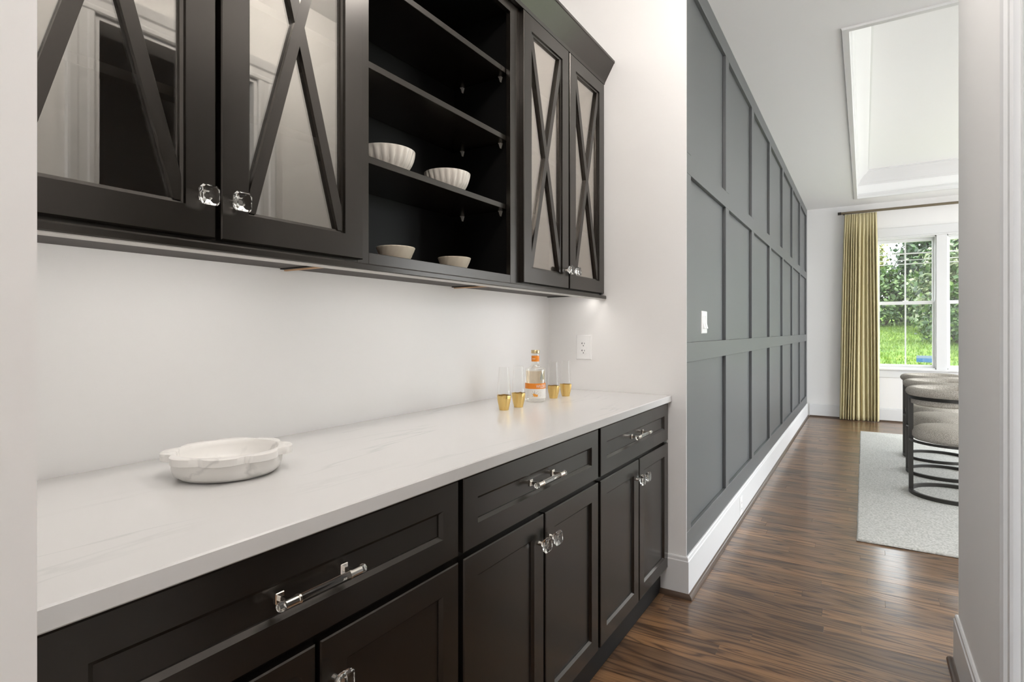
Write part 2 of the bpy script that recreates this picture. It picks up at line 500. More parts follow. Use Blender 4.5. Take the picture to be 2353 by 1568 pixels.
# grey board-and-batten wall
gw = struct('wall_left', MB().box(GREY - T, GREY - 0.0265, YE + T, YF, 0, CZ), 'grey', 'dark grey board and batten wall leading to the dining room', 'wall')
GY0 = YE + 0.005
bat = [(GY0, 2.657)] + [(3.437 + 0.9 * i, 3.437 + 0.9 * i + 0.094) for i in range(7)]
bat[-1] = (bat[-1][0], YF)
rails = [(0.0, 0.288), (1.068, 1.160), (1.940, 2.035), (2.832, CZ)]
GP = GREY - 0.0185
for (a, b_) in bat:
    for (r0, r1) in zip(rails, rails[1:]):
        build('batten', MB().box(GP, GREY, a, b_, r0[1], r1[0], 0.0012), 'grey', gw)
for (z0, z1) in rails:
    build('rail', MB().box(GP, GREY, GY0, YF, z0, z1, 0.0012), 'grey', gw)
for (p, q) in zip(bat, bat[1:]):
    for (r0, r1) in zip(rails, rails[1:]):
        build('panel', MB().box(GP - 0.008, GP, p[1], q[0], r0[1], r1[0]), 'grey', gw)

# baseboards
def base_prof(d=0.0135, h=0.182):
    return [(0, 0), (d, 0), (d, h - 0.020), (d - 0.003, h - 0.016), (d - 0.004, h - 0.004), (d - 0.008, h), (0, h)]
def shoe_prof(d0=0.0135, r=0.019):
    return [(d0, 0)] + [(d0 + r * math.cos(a), r * math.sin(a)) for a in np.linspace(0, PI / 2, 6)] + [(d0, r)]
def baseboard(name, label, axis, face, a0, a1, sgn, m0=0, m1=0):
    """face: plane coordinate; sgn: direction it stands out; m0/m1: mitre extension at either end"""
    def run(prof):
        L = []
        for a, mi in ((a0, m0), (a1, m1)):
            l = []
            for d, z in prof:
                aa = a + mi * d
                l.append((face + sgn * d, aa, z) if axis == 'y' else (aa, face + sgn * d, z))
            L.append(l)
        return MB().loops(L, True, True, True)
    o = struct(name, run(base_prof()), 'trim', label, 'baseboard')
    build('shoe_molding', run(shoe_prof()), 'shoe', o, smooth=40)
    return o
baseboard('baseboard_left', 'white baseboard with dark shoe molding under the grey wall', 'y', GREY, YE, YF - 0.02, 1, m0=-1)
baseboard('baseboard_end', 'short white baseboard return beside the last base cabinet', 'x', YE, -0.840, GREY, -1, m1=1)
baseboard('baseboard_far', 'white baseboard under the dining room window', 'x', YF, GREY + 0.035, 4.3, -1)
baseboard('baseboard_right', 'white baseboard end at the lower right corner', 'y', RX, 1.735, RY, -1, m1=1)
baseboard('baseboard_dining', 'white baseboard of the dining room near wall', 'x', RY, RX, 4.3, 1, m0=-1)

# ceiling with tray
TX0, TX1, TY0, TY1, TZ = -0.080, 3.2, 3.700, 8.480, 3.250
m = MB()
m.box(-3.35, 4.45, -5.15, TY0, CZ, 3.5); m.box(-3.35, 4.45, TY1, YF + T, CZ, 3.5)
m.box(-3.35, TX0, TY0, TY1, CZ, 3.5); m.box(TX1, 4.45, TY0, TY1, CZ, 3.5)
m.box(TX0, TX1, TY0, TY1, TZ, 3.5)
struct('ceiling', m, 'ceil', 'pale ceiling with a recessed tray over the dining table', 'ceiling', base=False)
def inner_ring(prof, x0, x1, y0, y1):
    L = []
    for d, z in prof:
        L.append([(x0 + d, y0 + d, z), (x1 - d, y0 + d, z), (x1 - d, y1 - d, z), (x0 + d, y1 - d, z)])
    return MB().loops(L + [L[0]], True)
cr = [(0, 3.085), (0.014, 3.085), (0.018, 3.10), (0.030, 3.11), (0.045, 3.15), (0.085, 3.195), (0.110, 3.212), (0.122, 3.232), (0.135, 3.236), (0.135, TZ), (0, TZ)]
struct('trim_1', inner_ring(cr, TX0, TX1, TY0, TY1), 'trim', 'white crown molding inside the ceiling tray', 'molding', smooth=25, base=False)
ld = [(0, CZ - 0.012), (-0.026, CZ - 0.012), (-0.030, CZ), (0.0, CZ), (0.0, CZ + 0.05), (0.012, CZ + 0.05), (0.016, CZ + 0.03), (0.008, CZ + 0.012), (0.008, CZ - 0.012)]
struct('trim_2', inner_ring(ld, TX0, TX1, TY0, TY1), 'trim', 'slim white bead round the lip of the ceiling tray', 'molding', base=False)

# doorway casing on the right wall (passage side), jambs
tr = thing('trim_3', (RX, (DY0 + DY1) / 2, 0), 'white door casing at the far right edge of the picture', 'trim', kind='structure')
CW = 0.092
def casing_leg(y_in, sgn):
    pr = [(0, 0), (0, 0.012), (0.006, 0.017), (0.020, 0.017), (0.026, 0.013), (0.052, 0.013), (0.060, 0.019), (0.082, 0.022), (0.090, 0.020), (CW, 0.014), (CW, 0)]
    return [(RX - d, y_in + sgn * a) for a, d in pr]
build('casing', MB().prism(casing_leg(DY0, -1), 'z', 0, DH), 'trim', tr)
build('casing', MB().prism(casing_leg(DY1, 1), 'z', 0, DH), 'trim', tr)
hp = [(RX - d, DH + a) for a, d in [(0, 0), (0, 0.012), (0.006, 0.017), (0.020, 0.017), (0.026, 0.013), (0.052, 0.013), (0.060, 0.019), (0.100, 0.024), (0.105, 0.014), (0.105, 0)]]
build('head_casing', MB().prism(hp, 'y', DY0 - CW, DY1 + CW), 'trim', tr)
jm = MB().box(RX, RX + 0.12, DY0, DY0 + 0.018, 0, DH); jm.box(RX, RX + 0.12, DY1 - 0.018, DY1, 0, DH); jm.box(RX, RX + 0.12, DY0 + 0.018, DY1 - 0.018, DH - 0.018, DH)
build('jamb', jm, 'trim', tr)

# ------------------------------------------------------------------ windows
def window(name, x0, x1, label):
    t = thing(name, ((x0 + x1) / 2, YF + 0.05, WZ0), label, 'window', kind='structure')
    yj = YF + 0.02
    fm = MB()
    fm.box(x0, x0 + 0.012, YF, YF + T, WZ0, WZ1); fm.box(x1 - 0.012, x1, YF, YF + T, WZ0, WZ1)
    fm.box(x0, x1, YF, YF + T, WZ1 - 0.014, WZ1); fm.box(x0, x1, YF, YF + T, WZ0, WZ0 + 0.012)
    build('frame', fm, 'trim', t)
    def sash(nm, y, za, zb, bot, top):
        s_ = 0.034; a0, a1 = x0 + 0.012, x1 - 0.012
        m = MB()
        m.box(a0, a0 + s_ - 0.010, y, y + 0.035, za, zb, 0.002); m.box(a1 - s_ + 0.010, a1, y, y + 0.035, za, zb, 0.002)
        m.box(a0 + s_ - 0.010, a1 - s_ + 0.010, y, y + 0.035, za, za + bot, 0.002); m.box(a0 + s_ - 0.010, a1 - s_ + 0.010, y, y + 0.035, zb - top, zb, 0.002)
        o = build(nm, m, 'trim', t)
        g0, g1, gz0, gz1 = a0 + s_ - 0.010, a1 - s_ + 0.010, za + bot, zb - top
        build('pane', MB().box(g0, g1, y + 0.016, y + 0.019, gz0, gz1), 'winpane', o)
        xm = (g0 + g1) / 2
        build('muntin', MB().box(xm - 0.008, xm + 0.008, y + 0.008, y + 0.027, gz0, gz1, 0.002), 'trim', o)
        return o, g0, g1, y
    lo, *_ = sash('lower_sash', YF + 0.045, WZ0 + 0.012, 1.602, 0.034, 0.044)
    up, g0, g1, y = sash('upper_sash', YF + 0.083, 1.560, WZ1 - 0.014, 0.042, 0.040)
    for z, h in ((2.236, 0.016), (2.150, 0.009), (2.098, 0.010)):
        build('muntin', MB().box(g0, g1, y + 0.009, y + 0.026, z - h / 2, z + h / 2, 0.0015), 'trim', up)
    lk = MB().box((x0 + x1) / 2 - 0.03, (x0 + x1) / 2 + 0.03, YF + 0.05, YF + 0.075, 1.602, 1.612, 0.003)
    build('sash_lock', lk, 'plastic', lo)
    return t
window('window_1', *WINS[0], 'white double-hung window sash beside the gold curtain')
window('window_2', *WINS[1], 'white double-hung window cut off by the right wall')
window('window_3', *WINS[2], 'third double-hung window hidden behind the right wall')
tc_ = thing('trim_4', (1.2, YF, 0.59), 'white casing, stool and apron round the dining room windows', 'trim', kind='structure')
xa, xb = 0.045, 2.385
build('casing', MB().box(xa, 0.150, YF - 0.018, YF, 0.70, 2.445, 0.002), 'trim', tc_)
build('casing', MB().box(2.280, xb, YF - 0.018, YF, 0.70, 2.445, 0.002), 'trim', tc_)
build('mullion_casing', MB().box(0.785, 0.895, YF - 0.018, YF, 0.710, 2.445, 0.002), 'trim', tc_)
build('mullion_casing', MB().box(1.535, 1.645, YF - 0.018, YF, 0.710, 2.445, 0.002), 'trim', tc_)
build('head_casing', MB().box(xa, xb, YF - 0.020, YF, 2.458, 2.575, 0.002), 'trim', tc_)
build('head_fillet', MB().box(xa - 0.010, xb + 0.010, YF - 0.032, YF, 2.440, 2.460, 0.004), 'trim', tc_)
build('stool', MB().box(xa - 0.02, xb + 0.02, YF - 0.045, YF + 0.03, 0.690, 0.712, 0.004), 'trim', tc_)
build('apron', MB().box(xa, xb, YF - 0.018, YF, 0.592, 0.690, 0.002), 'trim', tc_)

# ------------------------------------------------------------------ hardware
def knob(parent, x, y, z):
    """square cut-crystal knob on a small metal stem, standing out in +X"""
    build('knob_stem', MB().rod((x - 0.0005, y, z), (x + 0.010, y, z), 0.0065, 12, 0.0050), 'chrome', parent, smooth=50)
    prof = [(0.0095, 0.0065, 0.75), (0.0125, 0.0088, 0.6), (0.0155, 0.0078, 0.6), (0.0185, 0.0125, 0.5), (0.0225, 0.0180, 0.34), (0.0290, 0.0190, 0.30), (0.0335, 0.0160, 0.30)]
    L = []
    for dx, a, cut in prof:
        k = a * (1 - cut)
        L.append([(x + dx, y + p, z + q) for p, q in ((a, -k), (a, k), (k, a), (-k, a), (-a, k), (-a, -k), (-k, -a), (k, -a))])
    build('knob', MB().loops(L, True, True, True), 'crystal', parent)

def bar_handle(parent, x, yc, z):
    hs, xr, r = 0.064, 0.030, 0.0058
    for sg in (-1, 1):
        y = yc + sg * hs
        m = MB().box(x - 0.0005, x + 0.004, y - 0.008, y + 0.008, z - 0.009, z + 0.009, 0.0012)
        m.box(x + 0.003, x + xr, y - 0.0035, y + 0.0035, z - 0.0045, z + 0.0045, 0.001)
        build('handle_post', m, 'chrome', parent)
        f = MB()
        f.rod((x + xr, y - 0.0115, z), (x + xr, y + 0.0115, z), 0.0074, 16)
        f.rod((x + xr, y - sg * 0.0115, z), (x + xr, y - sg * 0.0150, z), 0.0088, 16)
        build('handle_ferrule', f, 'chrome', parent, smooth=40)
        e = MB()
        yy = [0.0118, 0.0150, 0.0195, 0.0225]; rr = [0.0060, 0.0080, 0.0080, 0.0055]
        L = [[(x + xr + q * math.cos(2 * PI * i / 14), y + sg * p, z + q * math.sin(2 * PI * i / 14)) for i in range(14)] for p, q in zip(yy, rr)]
        e.loops(L, True, True, True)
        build('handle_finial', e, 'crystal', parent, smooth=40)
    build('handle_rod', MB().rod((x + xr, yc - hs + 0.012, z), (x + xr, yc + hs - 0.012, z), r, 18), 'crystal', parent, smooth=40)

def shaker(name, parent, xf, y0, y1, z0, z1, th=0.020, sw=0.056, panel_mat='black', deep=0.0095):
    b = 0.0024
    prof = [(0, th), (0, b), (b, 0), (sw - 0.002, 0), (sw + 0.0055, deep * 0.75), (sw + 0.0060, deep), (sw + 0.0060, th)]
    o = build(name, MB().ring_frame(xf, y0, y1, z0, z1, prof), 'black', parent)
    i = sw + 0.0055
    build('panel', MB().box(xf - th + 0.001, xf - deep, y0 + i, y1 - i, z0 + i, z1 - i), panel_mat, o)
    return o

# ------------------------------------------------------------------ base cabinets
FX = -0.767
bays = [(0.232, 0.991), (1.010, 1.767), (1.786, 2.568)]
blab = ['black shaker base cabinet nearest the left edge, under the marble dish',
        'black shaker base cabinet in the middle of the counter run',
        'black shaker base cabinet farthest right, next to the white end wall']
edges = [(YN + 0.002, 1.0005), (1.0005, 1.7765), (1.7765, YE - 0.002)]
for (y0, y1), (e0, e1), lab in zip(bays, edges, blab):
    t = thing('base_cabinet', (-1.09, (e0 + e1) / 2, 0), lab, 'cabinet', 'black base cabinets under the white counter')
    cb = MB()
    cb.box(BACK + 0.004, FX - 0.040, e0, e0 + 0.018, 0.115, 0.884); cb.box(BACK + 0.004, FX - 0.040, e1 - 0.018, e1, 0.115, 0.884)
    cb.box(BACK + 0.004, FX - 0.040, e0 + 0.018, e1 - 0.018, 0.115, 0.133); cb.box(BACK + 0.004, BACK + 0.016, e0 + 0.018, e1 - 0.018, 0.133, 0.884)
    build('carcass', cb, 'inner', t)
    ff = MB()
    ff.box(FX - 0.040, FX - 0.0205, e0, e0 + 0.036, 0.115, 0.884); ff.box(FX - 0.040, FX - 0.0205, e1 - 0.036, e1, 0.115, 0.884)
    for za, zb in ((0.115, 0.150), (0.685, 0.722), (0.856, 0.884)):
        ff.box(FX - 0.040, FX - 0.0205, e0 + 0.036, e1 - 0.036, za, zb)
    build('face_frame', ff, 'black', t)
    build('toe_kick', MB().box(FX - 0.052, FX - 0.034, e0, e1, 0.001, 0.1145), 'inner', t)
    yc = (y0 + y1) / 2
    dr = shaker('drawer', t, FX, y0, y1, 0.709, 0.879)
    bar_handle(dr, FX - 0.0095, yc if y0 > 0.3 else 0.608, 0.796)
    for k, (d0, d1) in enumerate(((y0, yc - 0.005), (yc + 0.005, y1))):
        dd = shaker('door', t, FX, d0, d1, 0.120, 0.695)
        knob(dd, FX, yc - 0.032 if k == 0 else yc + 0.032, 0.621)

# ------------------------------------------------------------------ countertop
cm = MB().box(BACK + 0.002, -0.752, YN + 0.002, YE - 0.002, 0.885, 0.915, 0.0025)
build('countertop', cm, 'quartz', None, 'long white quartz countertop with faint grey veins over the base cabinets', 'countertop')

# ------------------------------------------------------------------ upper cabinets
UX = -1.083            # door face
FFX = -1.1035          # face frame front
UB, UT = 1.388, 2.440
shelf_z = [1.666, 1.922, 2.172]
def upper(e0, e1, label, doors, open_front=False):
    t = thing('wall_cabinet', (-1.25, (e0 + e1) / 2, UB), label, 'cabinet', 'black wall cabinets above the white counter')
    c_ = MB()
    x0, x1 = BACK + 0.003, FFX - 0.019
    c_.box(x0, x1, e0, e0 + 0.018, UB, UT); c_.box(x0, x1, e1 - 0.018, e1, UB, UT)
    c_.box(x0, x1, e0 + 0.018, e1 - 0.018, UT - 0.030, UT)
    c_.box(x0, x0 + 0.012, e0 + 0.018, e1 - 0.018, UB + 0.03, UT - 0.03)
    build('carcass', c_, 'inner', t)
    build('bottom_panel', MB().box(x0, x1, e0 + 0.018, e1 - 0.018, UB + 0.003, 1.420), 'under', t)
    f_ = MB()
    sw = 0.040
    f_.box(FFX - 0.019, FFX, e0, e0 + sw, UB, UT, 0.001); f_.box(FFX - 0.019, FFX, e1 - sw, e1, UB, UT, 0.001)
    f_.box(FFX - 0.019, FFX, e0 + sw, e1 - sw, UB, 1.421, 0.001); f_.box(FFX - 0.019, FFX, e0 + sw, e1 - sw, UT - 0.045, UT, 0.001)
    build('face_frame', f_, 'black', t)
    for z in shelf_z:
        build('shelf', MB().box(x0 + 0.014, FFX - 0.0215, e0 + 0.019, e1 - 0.019, z, z + 0.019, 0.001), 'black', t)
        if open_front:
            for yy in (e1 - 0.018, e0 + 0.018):
                sg = -1 if yy > (e0 + e1) / 2 else 1
                for xx in (FFX - 0.055, FFX - 0.235):
                    pm = MB()
                    pm.prism([(xx - 0.006, z - 0.001), (xx + 0.006, z - 0.001), (xx, z - 0.020)], 'y', yy, yy + sg * 0.010)
                    pm.box(xx - 0.006, xx + 0.006, min(yy, yy + sg * 0.013), max(yy, yy + sg * 0.013), z - 0.003, z - 0.0005)
                    build('shelf_pin', pm, 'pin', t)
    for (d0, d1, side) in doors:
        b = 0.0022; s_ = 0.058; th = 0.0200
        prof = [(0, th), (0, b), (b, 0), (s_, 0), (s_ + 0.0012, 0.0070), (s_ + 0.0075, 0.0085), (s_ + 0.0085, 0.0150), (s_ + 0.0085, th)]
        d = build('door', MB().ring_frame(UX, d0, d1, 1.397, 2.428, prof), 'black', t)
        g0, g1, h0, h1 = d0 + s_ + 0.006, d1 - s_ - 0.006, 1.397 + s_ + 0.006, 2.428 - s_ - 0.006
        build('glass_pane', MB().box(UX - 0.0185, UX - 0.0155, g0, g1, h0, h1), 'pane', d)
        hw = 0.0125
        W_, H_ = g1 - g0, h1 - h0
        for k in (0, 1):
            # bar corner to corner, clipped to the opening (parallelogram hexagon)
            ux, uz = W_, H_
            ln = math.hypot(ux, uz); nx, nz = -uz / ln * hw, ux / ln * hw
            oy = hw * ln / uz     # offset along y at the horizontal ends
            poly = [(g0, h0), (g0 + oy, h0), (g1, h1 - oy * uz / ux), (g1, h1), (g1 - oy, h1), (g0, h0 + oy * uz / ux)]
            if k: poly = [(g0 + g1 - p, q) for p, q in poly]
            build('mullion', MB().prism(poly, 'x', UX - 0.0150 - 0.0002 * k, UX - 0.0050 - 0.0002 * k), 'black', d)
        ky = d1 - 0.028 if side == 'r' else d0 + 0.028
        knob(d, UX, ky, 1.474)
    return t
uA = upper(YN + 0.002, 1.0005, 'black wall cabinet at the left with two large X-mullion glass doors', [(0.240, 0.619, 'r'), (0.630, 1.004 - 0.002, 'l')])
uB = upper(1.0005, 1.7765, 'open black wall cabinet holding four cream bowls on its shelves', [], True)
uC = upper(1.7765, YE - 0.002, 'black wall cabinet at the right with two narrow-looking X-mullion glass doors', [(1.799, 2.176, 'r'), (2.189, 2.566, 'l')])
for u_, yy in ((uA, 0.994), (uB, 1.770)):
    build('raw_edge', MB().box(BACK + 0.005, -1.105, yy, yy + 0.007, UB - 0.004, UB - 0.0002), 'rawwood', u_)
for u_, (sx, sy) in ((uA, (-1.240, 0.570)), (uB, (-1.240, 1.300)), (uC, (-1.255, 2.075))):
    build('screw', MB().lathe([(0.0045, 0.0), (0.0040, -0.003), (0.0015, -0.004)], (sx, sy, UB + 0.003), 12, cap0=True, cap1=True), 'chrome', u_, smooth=40)

# light rail and crown run the whole length
lr = build('light_rail', MB().prism([(-1.119, 1.3705), (-1.078, 1.3705), (-1.075, 1.3725), (-1.075, 1.384), (-1.078, 1.3875), (-1.119, 1.3875)], 'y', YN + 0.002, YE - 0.002), 'black', None,
      'slim black light rail under the wall cabinets', 'molding', base=False)
build('bottom_strip', MB().box(-1.1185, -1.0785, YN + 0.002, YE - 0.002, 1.3685, 1.3704), 'strip', lr)
build('crown_molding', MB().prism([(-1.398, 2.441), (-1.100, 2.441), (-1.100, 2.430), (-1.084, 2.430), (-1.080, 2.442), (-1.034, 2.522), (-1.030, 2.524), (-1.030, 2.534), (-1.398, 2.534)], 'y', YN + 0.002, YE - 0.002), 'black', None,
      'sloping black crown molding along the top of the wall cabinets', 'molding', base=False)

# under-cabinet LED bars
def area(name, parent, loc, sx, sy, power, col, rot=(0, 0, 0), shape='RECTANGLE', spread=180):
    d = bpy.data.lights.new(name, 'AREA'); d.shape = shape; d.size = sx; d.size_y = sy
    d.energy = power; d.color = col; d.spread = math.radians(spread)
    o = bpy.data.objects.new(name, d); C.objects.link(o)
    o.rotation_euler = rot
    pw = WORLD[parent.name] if parent else np.zeros(3)
    o.location = tuple(np.array(loc) - pw); o.parent = parent
    return o
for (a, b_, lab) in ((0.30, 0.92, 'slim warm under-cabinet light at the left end'), (1.08, 1.70, 'slim warm under-cabinet light below the open shelves'), (1.86, 2.555, 'slim warm under-cabinet light glowing beside the end wall')):
    t = thing('under_cabinet_light', (-1.135, (a + b_) / 2, 1.374), lab, 'light', 'under-cabinet lights')
    build('housing', MB().box(-1.150, -1.121, a, b_, 1.3795, UB - 0.0005, 0.001), 'under', t)
    build('diffuser', MB().box(-1.147, -1.124, a + 0.006, b_ - 0.006, 1.3765, 1.3795), 'led', t)
    area('under_cabinet_glow', t, (-1.1355, (a + b_) / 2, 1.3755), 0.02, b_ - a - 0.02, (0.58 if a < 1 else 0.37) * (b_ - a) / 0.62, (1, 0.96, 0.915), (0, math.radians(55), 0))

# ------------------------------------------------------------------ bowls
def fluted_bowl(c, R, H, label):
    t = thing('bowl', c, label, 'bowl', 'cream bowls on the open shelves')
    n = 168
    def fn(a, k, r, z):
        if k in OUT:
            u = z / H
            amp = 0.062 * min(1, (1 - u) * 6) * min(1, u * 5 + 0.2)
            return r * (1 - amp * (1 - abs(math.cos(a * 11))) )
        return r
    pr = [(0.50, 0.0), (0.56, 0.02), (0.60, 0.06), (0.70, 0.2), (0.80, 0.36), (0.885, 0.52), (0.945, 0.68), (0.980, 0.82), (0.993, 0.90), (1.0, 0.965), (1.0, 0.99), (0.985, 1.0), (0.965, 0.99), (0.93, 0.80), (0.85, 0.50), (0.66, 0.20), (0.3, 0.09), (0.02, 0.075)]
    OUT = set(range(1, 10))
    build('bowl_body', MB().lathe([(r * R, z * H) for r, z in pr], c, n, fn, True, True), 'ceramic', t, smooth=60)
    return t
fluted_bowl((-1.245, 1.245, 1.6855), 0.089, 0.080, 'larger cream fluted bowl at the left of the shelf')
fluted_bowl((-1.235, 1.530, 1.6855), 0.081, 0.078, 'cream fluted bowl standing alone at the right of the same shelf')
def carved_bowl(c, R, H, label):
    t = thing('bowl', c, label, 'bowl', 'cream bowls on the open shelves')
    n = 120
    OUT = set(range(2, 14))
    def fn(a, k, r, z):
        if k in OUT:
            return r * (1 + 0.012 * math.cos(a * 22 + k * 1.3) * math.cos(k * 2.2))
        return r
    pr = [(0.55, 0), (0.60, 0.02)] + [(0.60 + 0.39 * (u ** 0.7), 0.04 + 0.90 * u) for u in np.linspace(0.05, 1, 12)] + [(1.0, 0.975), (0.985, 1.0), (0.955, 0.985), (0.86, 0.6), (0.62, 0.18), (0.02, 0.10)]
    build('bowl_body', MB().lathe([(r * R, z * H) for r, z in pr], c, n, fn, True, True), 'carved', t, smooth=50)
    return t
carved_bowl((-1.215, 1.255, 1.4212), 0.059, 0.048, 'small low cream bowl at the left of the bottom shelf')
carved_bowl((-1.215, 1.545, 1.4212), 0.058, 0.048, 'small low cream bowl at the right of the bottom shelf')

# ------------------------------------------------------------------ marble dish
def dish(c):
    n = 240; a0 = math.radians(52)    # handle axis
    def rim(a):
        k = a - a0
        r = 0.1055 + 0.0135 * abs(math.cos(k * 4)) ** 0.8
        hw = max(0.0, math.cos(2 * k))
        d = abs(math.sin(k))
        if abs(math.cos(k)) > 0.93:
            q = 1 - min(1, d / 0.34) ** 3
            r = max(r, 0.1065 + 0.0185 * q)
        return r
    def fn(a, k, r, z):
        if k in RIM:
            return rim(a) - RIM[k]
        return r
    pr = [(0.082, 0.0), (0.092, 0.002), (0.1010, 0.009), (0.1045, 0.020), (0.1055, 0.033), (0.1055, 0.0368),
          (0.11, 0.0372), (0.11, 0.0378), (0.11, 0.0512), (0.11, 0.0525),
          (0.099, 0.0525), (0.0975, 0.0515), (0.0955, 0.042), (0.090, 0.022), (0.078, 0.013), (0.02, 0.012)]
    RIM = {6: 0.0012, 7: 0.0, 8: 0.0, 9: 0.0014}
    build('dish', MB().lathe(pr, c, n, fn, True, True), 'marble', None, 'round white marble dish with scalloped rim and two small handles on the counter', 'dish', smooth=45)
dish((-1.134, 0.675, 0.9152))

# ------------------------------------------------------------------ champagne glasses and bottle
def flute(c, label):
    t = thing('stemless_flute', c, label, 'glass', 'gold-based glasses beside the bottle')
    n = 22
    pr = [(0.0175, 0.0), (0.0180, 0.002), (0.0215, 0.016), (0.0250, 0.032), (0.0268, 0.044), (0.0272, 0.052), (0.0270, 0.0555)]
    rr = random.Random(int(c[1] * 1000))
    col = [rr.uniform(-0.075, 0.030) for _ in range(n)]
    jit = [[1 + col[i] * 0.9 + rr.uniform(-0.008, 0.008) for i in range(n)] for _ in pr]
    def fn(a, k, r, z):
        return r * (1 if k < 2 else jit[k][int(round(a / (2 * PI) * n)) % n])
    g = MB()
    L = []
    for k, (r, z) in enumerate(pr):
        l = []
        for i in range(n):
            a = 2 * PI * (i + 0.06 * k) / n
            q = r * (1 if k < 2 else jit[k][i])
            zz = z + (rr.uniform(-0.0016, 0.0016) if k == len(pr) - 1 else 0)
            l.append((c[0] + q * math.cos(a), c[1] + q * math.sin(a), c[2] + zz))
        L.append(l)
    g.loops(L, True, True, False)
    build('gold_base', g, 'gold', t)
    gp = [(0.0160, 0.004), (0.0235, 0.034), (0.0252, 0.055), (0.0236, 0.085), (0.0212, 0.120), (0.0188, 0.160)]
    gl = MB().lathe(gp, c, 40, None, True, False)
    build('glass_bowl', gl, 'tumbler', t, smooth=60)
    lp = [(0.0188 + 0.0008 * math.cos(a), 0.160 + 0.0008 * math.sin(a)) for a in np.linspace(0, 2 * PI, 7)]
    build('rim', MB().lathe(lp, c, 40, None, False, False), 'tumbler', t, smooth=60)
    return t
flute((-1.150, 1.764, 0.9152), 'gold-based flute glass farthest left of the bottle')
flute((-1.145, 1.8605, 0.9152), 'gold-based flute glass right next to the bottle on its left')
flute((-1.165, 2.1895, 0.9152), 'gold-based flute glass just right of the bottle')
flute((-1.155, 2.2895, 0.9152), 'gold-based flute glass farthest right, nearest the end wall')

